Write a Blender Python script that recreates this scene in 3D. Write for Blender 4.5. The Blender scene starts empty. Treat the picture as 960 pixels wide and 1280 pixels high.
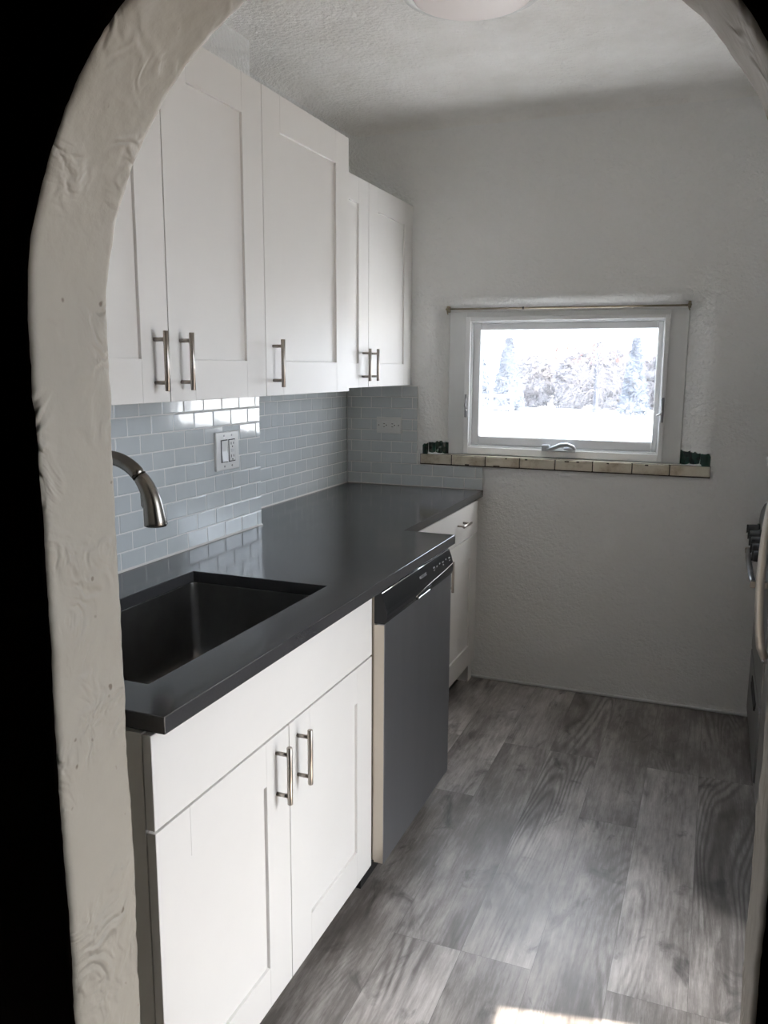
import bpy, bmesh, math, random
from mathutils import Vector, Matrix, noise
random.seed(7)
C = bpy.context.scene.collection
PI = math.pi
# ------------------------------------------------------------------ measures (metres)
# X to the right of the tiled wall, Y away from the arch, Z up
L = 2.671          # end wall
XL = -0.188        # recessed left wall
CH = 1.515         # end of the furred-out part of the left wall
XR = 2.36          # right wall
ZC = 2.52          # ceiling
YK, YH = -0.045, -0.195   # kitchen and hall faces of the arch wall
CT = 0.914         # counter top

# ------------------------------------------------------------------ materials
def mat(name, col, rough=.5, metal=0., spec=.5, coat=0.):
    m = bpy.data.materials.new(name); m.use_nodes = True
    b = m.node_tree.nodes['Principled BSDF']
    b.inputs['Base Color'].default_value = (*col, 1); b.inputs['Roughness'].default_value = rough
    b.inputs['Metallic'].default_value = metal; b.inputs['Specular IOR Level'].default_value = spec
    b.inputs['Coat Weight'].default_value = coat
    return m
def N(m, t, **kw):
    n = m.node_tree.nodes.new(t)
    for k, v in kw.items():
        if k.startswith('_'): setattr(n, k[1:], v)
        else: n.inputs[k.replace('__', ' ')].default_value = v
    return n
def lk(m, a, ao, b, bi): m.node_tree.links.new(a.outputs[ao], b.inputs[bi])
def bsdf(m): return m.node_tree.nodes['Principled BSDF']
def ramp(m, stops, interp='LINEAR'):
    n = m.node_tree.nodes.new('ShaderNodeValToRGB'); e = n.color_ramp.elements
    n.color_ramp.interpolation = interp
    e[0].position, e[0].color = stops[0][0], (*stops[0][1], 1)
    e[1].position, e[1].color = stops[-1][0], (*stops[-1][1], 1)
    for p, c in stops[1:-1]:
        k = e.new(p); k.color = (*c, 1)
    return n
def bumpy(m, layers, dist=.01):
    """layers: (scale, detail, strength, (sx,sy,sz)) noise bumps on object coordinates"""
    tc = N(m, 'ShaderNodeTexCoord'); prev = None
    for sc, det, st, s3 in layers:
        mp = N(m, 'ShaderNodeMapping', Scale=s3); lk(m, tc, 'Object', mp, 'Vector')
        nz = N(m, 'ShaderNodeTexNoise', Scale=sc, Detail=det, Roughness=.6); lk(m, mp, 'Vector', nz, 'Vector')
        bp = N(m, 'ShaderNodeBump', Strength=st, Distance=dist); lk(m, nz, 'Fac', bp, 'Height')
        if prev: lk(m, prev, 'Normal', bp, 'Normal')
        prev = bp
    lk(m, prev, 'Normal', bsdf(m), 'Normal')
    return m
def mottled(m, c1, c2, scale, s3=(1, 1, 1), lo=.35, hi=.65, detail=5):
    tc = N(m, 'ShaderNodeTexCoord'); mp = N(m, 'ShaderNodeMapping', Scale=s3); lk(m, tc, 'Object', mp, 'Vector')
    nz = N(m, 'ShaderNodeTexNoise', Scale=scale, Detail=detail, Roughness=.6); lk(m, mp, 'Vector', nz, 'Vector')
    r = ramp(m, [(lo, c1), (hi, c2)]); lk(m, nz, 'Fac', r, 'Fac'); lk(m, r, 'Color', bsdf(m), 'Base Color')
    return m

M = {}
M['cab'] = mottled(mat('white_lacquer', (.76, .75, .735), .44), (.755, .745, .73), (.775, .765, .75), 3)
M['cabin'] = mat('cabinet_melamine', (.72, .71, .69), .5)
M['toe'] = mat('dark_toe_kick', (.02, .02, .02), .6)
M['wall'] = bumpy(mat('wall_stucco_paint', (.80, .81, .81), .62), [(14, 3, .35, (1, 1, 1)), (75, 4, .75, (1, 1, 1))], .010)
M['ceil'] = bumpy(mottled(mat('ceiling_stucco_paint', (.7, .7, .68), .75), (.77, .765, .745), (.85, .85, .84), 5),
                  [(16, 5, .6, (1, 1, 1)), (60, 6, .7, (1, 1, 1))], .014)
M['hall'] = bumpy(mat('unlit_hall_dark', (.03, .02, .014), .8, spec=.1), [(40, 3, .3, (1, 1, 1))])  # darkness of the unlit hall put into the base colour
M['steel'] = bumpy(mat('brushed_nickel', (.40, .365, .33), .28, 1.), [(60, 2, .05, (1, 1, .05))], .002)
M['faucet'] = bumpy(mat('dark_brushed_nickel', (.27, .25, .225), .25, 1.), [(60, 2, .05, (1, 1, .05))], .002)
M['chrome'] = mat('polished_chrome', (.8, .8, .8), .08, 1.)
M['sink'] = bumpy(mottled(mat('sink_stainless', (.42, .41, .40), .34, 1.), (.24, .235, .23), (.32, .315, .31), 7), [(90, 2, .05, (1, 1, .1))], .002)
M['dw'] = bumpy(mottled(mat('dishwasher_steel', (.3, .3, .31), .42, 1.), (.33, .34, .365), (.38, .39, .415), 4, (1, 1, .2)), [(150, 2, .04, (1, .05, 1))], .002)
M['dwside'] = mat('dishwasher_side_steel', (.62, .56, .48), .4, .5)
M['blackp'] = mat('glossy_black_plastic', (.008, .009, .011), .25, spec=.35)
M['blackm'] = mat('matt_black_plastic', (.01, .01, .01), .6)
M['print'] = mat('grey_printing', (.35, .36, .38), .5)
M['plate'] = mat('white_plastic', (.75, .75, .74), .3)
M['slot'] = mat('socket_slot_black', (.01, .01, .01), .6)
M['screw'] = mat('screw_grey', (.3, .3, .3), .35, .8)
M['vinyl'] = mat('white_window_vinyl', (.80, .82, .84), .35)
M['board'] = mat('white_painted_board', (.70, .72, .73), .5)
M['latch'] = mat('window_latch_grey', (.32, .33, .35), .35, .3)
M['pewter'] = mat('crank_handle_grey', (.50, .53, .56), .3, .4)
M['rod'] = mat('antique_brass', (.30, .26, .19), .4, .7)
M['green'] = bumpy(mottled(mat('dark_green_glazed_tile', (.008, .06, .03), .15), (.002, .018, .010), (.007, .045, .026), 22), [(120, 2, .2, (1, 1, 1))], .003)
M['lens'] = mat('frosted_light_lens', (.84, .79, .78), .45)
M['rim'] = mat('light_rim_grey', (.62, .63, .63), .45)
M['range'] = mottled(mat('range_dark_steel', (.25, .25, .25), .4, 1.), (.22, .22, .22), (.27, .27, .27), 5)
M['fridge'] = mottled(mat('fridge_steel', (.45, .44, .42), .38, 1.), (.42, .41, .39), (.48, .47, .45), 5)
M['bar'] = mottled(mat('warm_stainless_bar', (.72, .67, .6), .35, .7), (.68, .63, .56), (.76, .71, .64), 5)
M['snow'] = bumpy(mat('snow', (.86, .88, .92), .8), [(1.2, 4, .3, (1, 1, 1))], .2)
M['bark'] = mottled(mat('grey_bark', (.15, .17, .2), .9), (.014, .018, .028), (.028, .034, .05), 6)
M['ever'] = mottled(mat('blue_green_needles', (.10, .14, .17), .9), (.032, .043, .062), (.055, .073, .10), 3)
M['brush'] = mottled(mat('grey_brown_twigs', (.2, .18, .19), .9), (.045, .042, .047), (.075, .07, .078), 3)
M['leaf'] = mat('dry_brown_leaf', (.06, .02, .015), .8)
M['rail'] = mat('weathered_white_rail', (.7, .7, .72), .8)

# cream glazed sill tile, stained
m = M['cream'] = mat('cream_glazed_tile', (.62, .56, .46), .3)
tc = N(m, 'ShaderNodeTexCoord'); nz = N(m, 'ShaderNodeTexNoise', Scale=9., Detail=6., Roughness=.65); lk(m, tc, 'Object', nz, 'Vector')
r = ramp(m, [(.36, (.40, .33, .24)), (.52, (.64, .59, .49)), (.7, (.70, .66, .57))]); lk(m, nz, 'Fac', r, 'Fac'); lk(m, r, 'Color', bsdf(m), 'Base Color')
M['stain'] = mat('dark_grime', (.05, .035, .025), .8)
M['caulk'] = mat('old_white_caulk', (.72, .70, .68), .6)

# plaster of the arch: trowel marks, pits and bare specks
m = M['arch'] = mat('trowelled_arch_plaster', (.352, .326, .28), .55)
tc = N(m, 'ShaderNodeTexCoord')
n0 = N(m, 'ShaderNodeTexNoise', Scale=5., Detail=2.); lk(m, tc, 'Object', n0, 'Vector')
ad = N(m, 'ShaderNodeVectorMath', _operation='MULTIPLY_ADD'); ad.inputs[1].default_value = (.35, .35, .35); lk(m, n0, 'Color', ad, 0); lk(m, tc, 'Object', ad, 2)
w = N(m, 'ShaderNodeTexWave', Scale=13., Distortion=8., Detail=2.); w.inputs['Detail Scale'].default_value = 1.4; lk(m, ad, 'Vector', w, 'Vector')
msk = N(m, 'ShaderNodeTexNoise', Scale=6., Detail=2.); lk(m, tc, 'Object', msk, 'Vector')
mr = ramp(m, [(.48, (0, 0, 0)), (.66, (1, 1, 1))]); lk(m, msk, 'Fac', mr, 'Fac')
mu = N(m, 'ShaderNodeMath', _operation='MULTIPLY'); lk(m, w, 'Fac', mu, 0); lk(m, mr, 'Color', mu, 1)
b1 = N(m, 'ShaderNodeBump', Strength=.5, Distance=.009); lk(m, mu, 'Value', b1, 'Height')
n2 = N(m, 'ShaderNodeTexNoise', Scale=30., Detail=5.); lk(m, tc, 'Object', n2, 'Vector')
b2 = N(m, 'ShaderNodeBump', Strength=.35, Distance=.006); lk(m, n2, 'Fac', b2, 'Height'); lk(m, b1, 'Normal', b2, 'Normal')
n3 = N(m, 'ShaderNodeTexNoise', Scale=6., Detail=3.); lk(m, tc, 'Object', n3, 'Vector')
b3 = N(m, 'ShaderNodeBump', Strength=.5, Distance=.02); lk(m, n3, 'Fac', b3, 'Height'); lk(m, b2, 'Normal', b3, 'Normal')
lk(m, b3, 'Normal', bsdf(m), 'Normal')
vo = N(m, 'ShaderNodeTexNoise', Scale=42., Detail=1.); lk(m, tc, 'Object', vo, 'Vector')
r = ramp(m, [(.20, (.16, .13, .10)), (.25, (.352, .326, .28))]); lk(m, vo, 'Fac', r, 'Fac'); lk(m, r, 'Color', bsdf(m), 'Base Color')

# dark quartz counter
m = M['counter'] = mat('dark_grey_quartz', (.04, .04, .042), .16, spec=.75)
tc = N(m, 'ShaderNodeTexCoord'); nz = N(m, 'ShaderNodeTexNoise', Scale=260., Detail=2.); lk(m, tc, 'Object', nz, 'Vector')
r = ramp(m, [(.3, (.048, .048, .051)), (.62, (.053, .053, .057)), (.8, (.058, .058, .062))]); lk(m, nz, 'Fac', r, 'Fac'); lk(m, r, 'Color', bsdf(m), 'Base Color')
n2 = N(m, 'ShaderNodeTexNoise', Scale=6., Detail=3.); lk(m, tc, 'Object', n2, 'Vector')
r2 = ramp(m, [(.3, (.10, .10, .10)), (.7, (.17, .17, .17))]); lk(m, n2, 'Fac', r2, 'Fac'); lk(m, r2, 'Color', bsdf(m), 'Roughness')

# glazed wall tile with slightly wavy glaze; grout
M['tile'] = bumpy(mottled(mat('pale_grey_glazed_tile', (.5, .53, .53), .09), (.57, .61, .63), (.63, .67, .69), 4), [(16, 1, .12, (1, 1, 1))], .004)
M['grout'] = mat('white_grout', (.80, .80, .79), .8)

# vinyl plank floor: planks along Y
m = M['floor'] = mat('grey_oak_vinyl_plank', (.2, .19, .18), .4, spec=1.)
tc = N(m, 'ShaderNodeTexCoord'); sx = N(m, 'ShaderNodeSeparateXYZ'); lk(m, tc, 'Object', sx, 'Vector')
cb = N(m, 'ShaderNodeCombineXYZ'); lk(m, sx, 'Y', cb, 'X'); lk(m, sx, 'X', cb, 'Y')
mp = N(m, 'ShaderNodeMapping'); mp.inputs['Location'].default_value = (.42, -.065, 0); lk(m, cb, 'Vector', mp, 'Vector')
br = N(m, 'ShaderNodeTexBrick', Scale=1.); br.inputs['Color1'].default_value = (0, 0, 0, 1); br.inputs['Color2'].default_value = (1, 1, 1, 1)
br.inputs['Mortar Size'].default_value = .0005; br.inputs['Mortar Smooth'].default_value = .3; br.inputs['Brick Width'].default_value = 1.22; br.inputs['Row Height'].default_value = .182
br.offset = .37; br.offset_frequency = 3; br.inputs['Mortar'].default_value = (.5, .5, .5, 1); lk(m, mp, 'Vector', br, 'Vector')
sep = N(m, 'ShaderNodeSeparateColor'); lk(m, br, 'Color', sep, 'Color')
idm = N(m, 'ShaderNodeMath', _operation='MULTIPLY'); idm.inputs[1].default_value = 37.; lk(m, sep, 'Red', idm, 0)
def gv(sy, sxx):
    a = N(m, 'ShaderNodeMath', _operation='MULTIPLY'); a.inputs[1].default_value = sy; lk(m, sx, 'Y', a, 0)
    b = N(m, 'ShaderNodeMath', _operation='MULTIPLY'); b.inputs[1].default_value = sxx; lk(m, sx, 'X', b, 0)
    c = N(m, 'ShaderNodeCombineXYZ'); lk(m, b, 'Value', c, 'X'); lk(m, a, 'Value', c, 'Y'); lk(m, idm, 'Value', c, 'Z'); return c
def math2(op, a, ao, v):
    n = N(m, 'ShaderNodeMath', _operation=op); lk(m, a, ao, n, 0)
    if isinstance(v, tuple): lk(m, v[0], v[1], n, 1)
    else: n.inputs[1].default_value = v
    return n
g1 = N(m, 'ShaderNodeTexNoise', Scale=1., Detail=1.5, Roughness=.45, Distortion=.25); lk(m, gv(.62, 4.6), 'Vector', g1, 'Vector')
rings = math2('SINE', math2('MULTIPLY', g1, 'Fac', 210.), 'Value', 0.)
rr = math2('MULTIPLY_ADD', rings, 'Value', .5); rr.inputs[2].default_value = .5
r3 = math2('POWER', rr, 'Value', 1.8)
gm = N(m, 'ShaderNodeTexNoise', Scale=1., Detail=2., Roughness=.5); lk(m, gv(.9, 3.2), 'Vector', gm, 'Vector')
gmr = ramp(m, [(.46, (0, 0, 0)), (.62, (1, 1, 1))]); lk(m, gm, 'Fac', gmr, 'Fac')
rmask = N(m, 'ShaderNodeMath', _operation='MULTIPLY'); lk(m, r3, 'Value', rmask, 0); lk(m, gmr, 'Color', rmask, 1)
g2 = N(m, 'ShaderNodeTexNoise', Scale=1., Detail=8., Roughness=.75); lk(m, gv(7., 95.), 'Vector', g2, 'Vector')
g3 = N(m, 'ShaderNodeTexNoise', Scale=1., Detail=6., Roughness=.65); lk(m, gv(2.4, 6.5), 'Vector', g3, 'Vector')
g4 = N(m, 'ShaderNodeTexNoise', Scale=1., Detail=5., Roughness=.6, Distortion=1.2); lk(m, gv(4.2, 7.5), 'Vector', g4, 'Vector')
knot = ramp(m, [(.29, (.25, .24, .235)), (.42, (1, 1, 1))]); lk(m, g4, 'Fac', knot, 'Fac')
v = math2('MULTIPLY', sep, 'Red', .15)
v2 = N(m, 'ShaderNodeMath', _operation='MULTIPLY_ADD'); lk(m, g3, 'Fac', v2, 0); v2.inputs[1].default_value = .62; lk(m, v, 'Value', v2, 2)
v3 = N(m, 'ShaderNodeMath', _operation='MULTIPLY_ADD'); lk(m, g2, 'Fac', v3, 0); v3.inputs[1].default_value = .45; lk(m, v2, 'Value', v3, 2)
v4 = N(m, 'ShaderNodeMath', _operation='MULTIPLY_ADD'); lk(m, rmask, 'Value', v4, 0); v4.inputs[1].default_value = -.13; lk(m, v3, 'Value', v4, 2)
cr = ramp(m, [(.38, (.065, .055, .049)), (.54, (.17, .154, .146)), (.67, (.36, .335, .325)), (.82, (.62, .59, .58))]); lk(m, v4, 'Value', cr, 'Fac')
mx = N(m, 'ShaderNodeMix', _data_type='RGBA', _blend_type='MULTIPLY'); mx.inputs['Factor'].default_value = 1.
lk(m, cr, 'Color', mx, 6); lk(m, knot, 'Color', mx, 7)
seam = N(m, 'ShaderNodeMix', _data_type='RGBA'); lk(m, br, 'Fac', seam, 'Factor'); lk(m, mx, 2, seam, 6); seam.inputs[7].default_value = (.09, .083, .08, 1)
lk(m, seam, 2, bsdf(m), 'Base Color')
rg = ramp(m, [(.3, (.30, .30, .30)), (.7, (.42, .42, .42))]); lk(m, g2, 'Fac', rg, 'Fac'); lk(m, rg, 'Color', bsdf(m), 'Roughness')
bp = N(m, 'ShaderNodeBump', Strength=.25, Distance=.002); lk(m, v4, 'Value', bp, 'Height')
lk(m, bp, 'Normal', bsdf(m), 'Normal')

def schlick(nt):
    lw = nt.nodes.new('ShaderNodeLayerWeight'); lw.inputs['Blend'].default_value = .5
    pw = nt.nodes.new('ShaderNodeMath'); pw.operation = 'POWER'; pw.inputs[1].default_value = 5; nt.links.new(lw.outputs['Facing'], pw.inputs[0])
    ma = nt.nodes.new('ShaderNodeMath'); ma.operation = 'MULTIPLY_ADD'; ma.inputs[1].default_value = .9; ma.inputs[2].default_value = .04; nt.links.new(pw.outputs[0], ma.inputs[0])
    return ma
# thin architectural glass, a little dusty
m = M['glass'] = bpy.data.materials.new('dusty_window_glass'); m.use_nodes = True
nt = m.node_tree; nt.nodes.clear()
out = nt.nodes.new('ShaderNodeOutputMaterial'); tr = nt.nodes.new('ShaderNodeBsdfTransparent'); gl = nt.nodes.new('ShaderNodeBsdfGlossy')
gl.inputs['Roughness'].default_value = .02; fr = schlick(nt)
mixa = nt.nodes.new('ShaderNodeMixShader'); tl = nt.nodes.new('ShaderNodeBsdfTranslucent'); tl.inputs['Color'].default_value = (.9, .92, 1, 1)
mixb = nt.nodes.new('ShaderNodeMixShader'); tc = nt.nodes.new('ShaderNodeTexCoord'); nz = nt.nodes.new('ShaderNodeTexNoise')
nz.inputs['Scale'].default_value = 14; nz.inputs['Detail'].default_value = 6; nz.inputs['Distortion'].default_value = 1.5
rd = ramp(m, [(.35, (.015, .015, .015)), (.7, (.05, .05, .05))])
nt.links.new(tc.outputs['Object'], nz.inputs['Vector']); nt.links.new(nz.outputs['Fac'], rd.inputs['Fac'])
nt.links.new(fr.outputs[0], mixa.inputs[0]); nt.links.new(tr.outputs[0], mixa.inputs[1]); nt.links.new(gl.outputs[0], mixa.inputs[2])
nt.links.new(rd.outputs['Color'], mixb.inputs[0]); nt.links.new(mixa.outputs[0], mixb.inputs[1]); nt.links.new(tl.outputs[0], mixb.inputs[2])
nt.links.new(mixb.outputs[0], out.inputs['Surface'])
m = M['clear'] = bpy.data.materials.new('clear_door_glass'); m.use_nodes = True
nt = m.node_tree; nt.nodes.clear(); out = nt.nodes.new('ShaderNodeOutputMaterial'); tr = nt.nodes.new('ShaderNodeBsdfTransparent'); gl = nt.nodes.new('ShaderNodeBsdfGlossy')
gl.inputs['Roughness'].default_value = .02; fr = schlick(nt); mixa = nt.nodes.new('ShaderNodeMixShader')
nt.links.new(fr.outputs[0], mixa.inputs[0]); nt.links.new(tr.outputs[0], mixa.inputs[1]); nt.links.new(gl.outputs[0], mixa.inputs[2]); nt.links.new(mixa.outputs[0], out.inputs['Surface'])

# ------------------------------------------------------------------ mesh helpers
def box(bm, x0, x1, y0, y1, z0, z1, bev=0., seg=1):
    co = [(x, y, z) for x in (x0, x1) for y in (y0, y1) for z in (z0, z1)]
    vs = [bm.verts.new(c) for c in co]
    fs = [bm.faces.new([vs[i] for i in f]) for f in ((0, 1, 3, 2), (4, 6, 7, 5), (0, 4, 5, 1), (2, 3, 7, 6), (0, 2, 6, 4), (1, 5, 7, 3))]
    if bev > 0:
        es = {e for f in fs for e in f.edges}
        bmesh.ops.bevel(bm, geom=list(es), offset=bev, segments=seg, profile=.5, affect='EDGES', clamp_overlap=True)
def tube(bm, pts, rad, n=16, caps=True):
    """swept circle; rad a number or one per point"""
    P = [Vector(p) for p in pts]
    R = rad if isinstance(rad, (list, tuple)) else [rad] * len(P)
    t0 = (P[1] - P[0]).normalized(); up = Vector((0, 0, 1)) if abs(t0.z) < .9 else Vector((0, 1, 0))
    a = t0.cross(up).normalized(); rings = []
    for i, p in enumerate(P):
        t = (P[min(i + 1, len(P) - 1)] - P[max(i - 1, 0)]).normalized()
        a = (a - t * a.dot(t)).normalized(); b = t.cross(a)
        rings.append([bm.verts.new(p + R[i] * (math.cos(2 * PI * k / n) * a + math.sin(2 * PI * k / n) * b)) for k in range(n)])
    for q, s in zip(rings, rings[1:]):
        for k in range(n):
            f = bm.faces.new((q[k], q[(k + 1) % n], s[(k + 1) % n], s[k])); f.smooth = True
    if caps:
        bm.faces.new(rings[0][::-1]); bm.faces.new(rings[-1])
def lathe(bm, prof, cx, cy, n=64, axis='Z', cz=0.):
    rings = []
    for r_, h in prof:
        ring = []
        for k in range(n):
            c, s = r_ * math.cos(2 * PI * k / n), r_ * math.sin(2 * PI * k / n)
            ring.append(bm.verts.new((cx + c, cy + s, h) if axis == 'Z' else (h, cy + c, cz + s)))
        rings.append(ring)
    for q, s in zip(rings, rings[1:]):
        for k in range(n):
            f = bm.faces.new((q[k], q[(k + 1) % n], s[(k + 1) % n], s[k])); f.smooth = True
    for ring in (rings[0], rings[-1]):
        if (ring[0].co - ring[n // 2].co).length > 1e-5: bm.faces.new(ring)
def prism_y(bm, poly, y0, y1, bev=0., smooth=False):
    """XZ outline extruded along Y"""
    a = [bm.verts.new((x, y0, z)) for x, z in poly]; b = [bm.verts.new((x, y1, z)) for x, z in poly]
    n = len(poly); fs = [bm.faces.new(a), bm.faces.new(b[::-1])]
    for i in range(n):
        f = bm.faces.new((a[i], b[i], b[(i + 1) % n], a[(i + 1) % n])); f.smooth = smooth; fs.append(f)
    if bev > 0:
        bmesh.ops.bevel(bm, geom=list({e for f in fs for e in f.edges}), offset=bev, segments=1, profile=.5, affect='EDGES', clamp_overlap=True)
def rrect(x0, x1, z0, z1, r, n=6):
    pts = []
    for cx, cz, a0 in ((x1 - r, z1 - r, 0), (x0 + r, z1 - r, PI / 2), (x0 + r, z0 + r, PI), (x1 - r, z0 + r, 1.5 * PI)):
        for k in range(n + 1):
            a = a0 + PI / 2 * k / n; pts.append((cx + r * math.cos(a), cz + r * math.sin(a)))
    return pts
def fill_between(bm, outer, inner):
    es = []
    for loop in (outer, inner):
        for i in range(len(loop)):
            a, b = loop[i], loop[(i + 1) % len(loop)]
            e = bm.edges.get((a, b)) or bm.edges.new((a, b)); es.append(e)
    bmesh.ops.triangle_fill(bm, use_beauty=True, use_dissolve=False, edges=es)
def world_loc(o):
    v = Vector((0, 0, 0))
    while o: v += o.location; o = o.parent
    return v
def obj(name, bm, m, parent=None, origin=None, smooth=False):
    """bm is in world coordinates; the mesh is moved to its parent's frame"""
    bmesh.ops.recalc_face_normals(bm, faces=bm.faces)
    if smooth:
        for f in bm.faces: f.smooth = True
    me = bpy.data.meshes.new(name); o = bpy.data.objects.new(name, me); C.objects.link(o)
    if parent: o.parent = parent; off = world_loc(parent)
    else:
        off = Vector(origin) if origin else Vector((0, 0, 0)); o.location = off
    bmesh.ops.translate(bm, verts=bm.verts, vec=-off)
    bm.to_mesh(me); bm.free(); me.materials.append(m)
    return o
def B(): return bmesh.new()
def tag(o, label=None, cat=None, group=None, kind=None):
    if label: o['label'] = label
    if cat: o['category'] = cat
    if group: o['group'] = group
    if kind: o['kind'] = kind
    return o
def thing(name, label, cat, loc, group=None):
    o = bpy.data.objects.new(name, None); C.objects.link(o); o.location = loc; o.empty_display_size = .1
    return tag(o, label, cat, group)
def struct(name, bm, m, label=None, cat=None): return tag(obj(name, bm, m), label, cat, kind='structure')
def boxobj(name, m, parent, *a, **k):
    b = B(); box(b, *a, **k); return obj(name, b, m, parent)
def copy_tree(o, parent=None):
    c = o.copy(); C.objects.link(c)
    if parent: c.parent = parent
    for ch in o.children: copy_tree(ch, c)
    return c

# ------------------------------------------------------------------ room shell
b = B(); box(b, -1.4, 3.4, -2.7, L + .2, -.1, 0); struct('floor', b, M['floor'], 'grey oak plank floor running towards the end wall', 'floor')
b = B(); box(b, XL - .15, XL - .0005, CH - .3, L + .2, 0, ZC + .1); struct('wall_left', b, M['wall'], 'painted left wall behind the far counter and short cabinets', 'wall')
b = B(); box(b, XL - .15, -.0095, YK, CH, 0, ZC + .05, .006, 2); struct('wall_chase', b, M['wall'], 'thicker furred-out part of the left wall behind sink and tall cabinets', 'wall')
# end wall with a softly splayed window recess
b = B()
rings = []
K = 9
for k in range(K + 1):
    t = k / K
    x0 = .200 + (.318 - .200) * t; x1 = 1.484 + (1.351 - 1.484) * t; z0 = 1.068; z1 = 1.800 + (1.718 - 1.800) * t
    y = L + .074 * (1 - math.cos(t * PI / 2))
    rings.append([b.verts.new((x, y, z)) for x, z in rrect(x0, x1, z0, z1, .05 * (1 - t) + .012, 6)])
rings.append([b.verts.new((v.co.x, L + .2, v.co.z)) for v in rings[-1]])
for q, s in zip(rings, rings[1:]):
    n = len(q)
    for i in range(n):
        f = b.faces.new((q[i], q[(i + 1) % n], s[(i + 1) % n], s[i])); f.smooth = True
for y, ring in ((L, rings[0]), (L + .2, rings[-1])):
    fill_between(b, [b.verts.new(c) for c in ((XL - .15, y, 0), (XR + .15, y, 0), (XR + .15, y, ZC + .1), (XL - .15, y, ZC + .1))], ring)
struct('wall_end', b, M['wall'], 'white stucco end wall with the recessed window', 'wall')
# right wall with the opening of a glazed back door
DY0, DY1, DZ = .12, 1.0, 2.03
b = B()
box(b, XR, XR + .14, YH, DY0, 0, ZC + .1); box(b, XR, XR + .14, DY1, L + .2, 0, ZC + .1); box(b, XR, XR + .14, DY0, DY1, DZ, ZC + .1)
struct('wall_right', b, M['wall'], 'right kitchen wall behind range and refrigerator', 'wall')
# ceiling with coved edges
b = B(); rings = []; RC = .17
for k in range(9):
    a = PI / 2 * k / 8; ins = RC * (1 - math.cos(a)); z = ZC - RC + RC * math.sin(a)
    rings.append([b.verts.new((x, y, z)) for x, y in rrect(XL + ins, XR - ins, YK - .1 + ins, L + .001 - ins, .06, 5)])
for k, (q, s) in enumerate(zip(rings, rings[1:])):
    n = len(q)
    for i in range(n):
        f = b.faces.new((q[i], q[(i + 1) % n], s[(i + 1) % n], s[i])); f.smooth = True; f.material_index = 1 if k < 5 else 0
b.faces.new(rings[-1])
cl = struct('ceiling', b, M['ceil'], 'rough stucco ceiling with coved edges', 'ceiling'); cl.data.materials.append(M['wall'])
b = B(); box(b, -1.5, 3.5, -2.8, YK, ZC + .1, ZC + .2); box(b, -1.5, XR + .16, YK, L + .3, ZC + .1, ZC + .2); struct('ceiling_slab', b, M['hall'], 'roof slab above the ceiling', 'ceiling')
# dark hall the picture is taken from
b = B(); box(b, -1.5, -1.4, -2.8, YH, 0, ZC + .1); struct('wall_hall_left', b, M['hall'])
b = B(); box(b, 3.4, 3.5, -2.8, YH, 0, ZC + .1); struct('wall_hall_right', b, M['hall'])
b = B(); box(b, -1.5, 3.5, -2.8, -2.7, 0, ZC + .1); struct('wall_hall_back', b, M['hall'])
# arch wall
AX0, AX1, AZ = .660, 1.566, 1.522
AC, AR = (AX0 + AX1) / 2, (AX1 - AX0) / 2
out_l = []
for i in range(153): out_l.append((AX0, AZ * i / 153, -1, 0))
for i in range(143):
    a = PI - PI * i / 142; out_l.append((AC + AR * math.cos(a), AZ + AR * math.sin(a), math.cos(a), math.sin(a)))
for i in range(153): out_l.append((AX1, AZ * (152 - i) / 153, 1, 0))
prof = [(.014, YH), (.005, YH + .0015), (.001, YH + .006), (0, YH + .014)] + [(0, YH + .014 + (YK - YH - .026) * k / 10) for k in range(1, 10)] + [(0, YK - .012), (.001, YK - .005), (.004, YK - .001), (.010, YK)]
b = B(); rings = []
for x, z, nx, nz in out_l:
    ring = []
    for j, (o, y) in enumerate(prof):
        p = Vector((x, y, z))
        d = .0045 * noise.noise(p * 4) + .0018 * noise.noise(p * 17 + Vector((3, 1, 7)))
        edge = 1. if j < 4 or j > len(prof) - 5 else 0.
        d += edge * .0015 * noise.noise(p * 60)
        yy = y + edge * .0016 * noise.noise(p * 45 + Vector((9, 9, 2)))
        if o > .009: yy = y
        q = o - d
        ring.append(b.verts.new((x + nx * q, yy, max(0, z + nz * q))))
    rings.append(ring)
for q, s in zip(rings, rings[1:]):
    for j in range(len(prof) - 1):
        f = b.faces.new((q[j], s[j], s[j + 1], q[j + 1])); f.smooth = True
def face_around(j, y, x0, x1, zt, mi):
    lo = [r_[j] for r_ in rings]; hi_ = []
    for x, z, nx, nz in out_l:
        if nz == 0 and z < AZ - 1e-6 or abs(nx) > .9999: hi_.append((x0 if nx < 0 else x1, z)); continue
        k = min(((x1 if nx > 0 else x0) - AC) / nx if abs(nx) > 1e-6 else 1e9, (zt - AZ) / nz); hi_.append((AC + nx * k, AZ + nz * k))
    hv = [b.verts.new((x, y, z)) for x, z in hi_]
    for i in range(len(lo) - 1):
        side = lambda q: 0 if abs(q[0] - x0) < 1e-6 else 2 if abs(q[0] - x1) < 1e-6 else 1
        a, c = side(hi_[i]), side(hi_[i + 1]); vs = [lo[i], hv[i]]
        if a != c and not (abs(hi_[i][1] - zt) < 1e-6 and abs(hi_[i + 1][1] - zt) < 1e-6): vs.append(b.verts.new((x0 if a == 0 else x1, y, zt)))
        f = b.faces.new(vs + [hv[i + 1], lo[i + 1]]); f.material_index = mi
face_around(len(prof) - 1, YK, -1.5, 3.5, ZC + .1, 0)
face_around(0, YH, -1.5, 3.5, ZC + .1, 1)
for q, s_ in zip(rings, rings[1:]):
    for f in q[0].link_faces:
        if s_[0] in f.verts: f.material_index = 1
aw = struct('wall_front', b, M['arch'], 'thick plaster wall with the arched opening into the kitchen', 'wall')
aw.data.materials.append(M['hall'])

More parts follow.
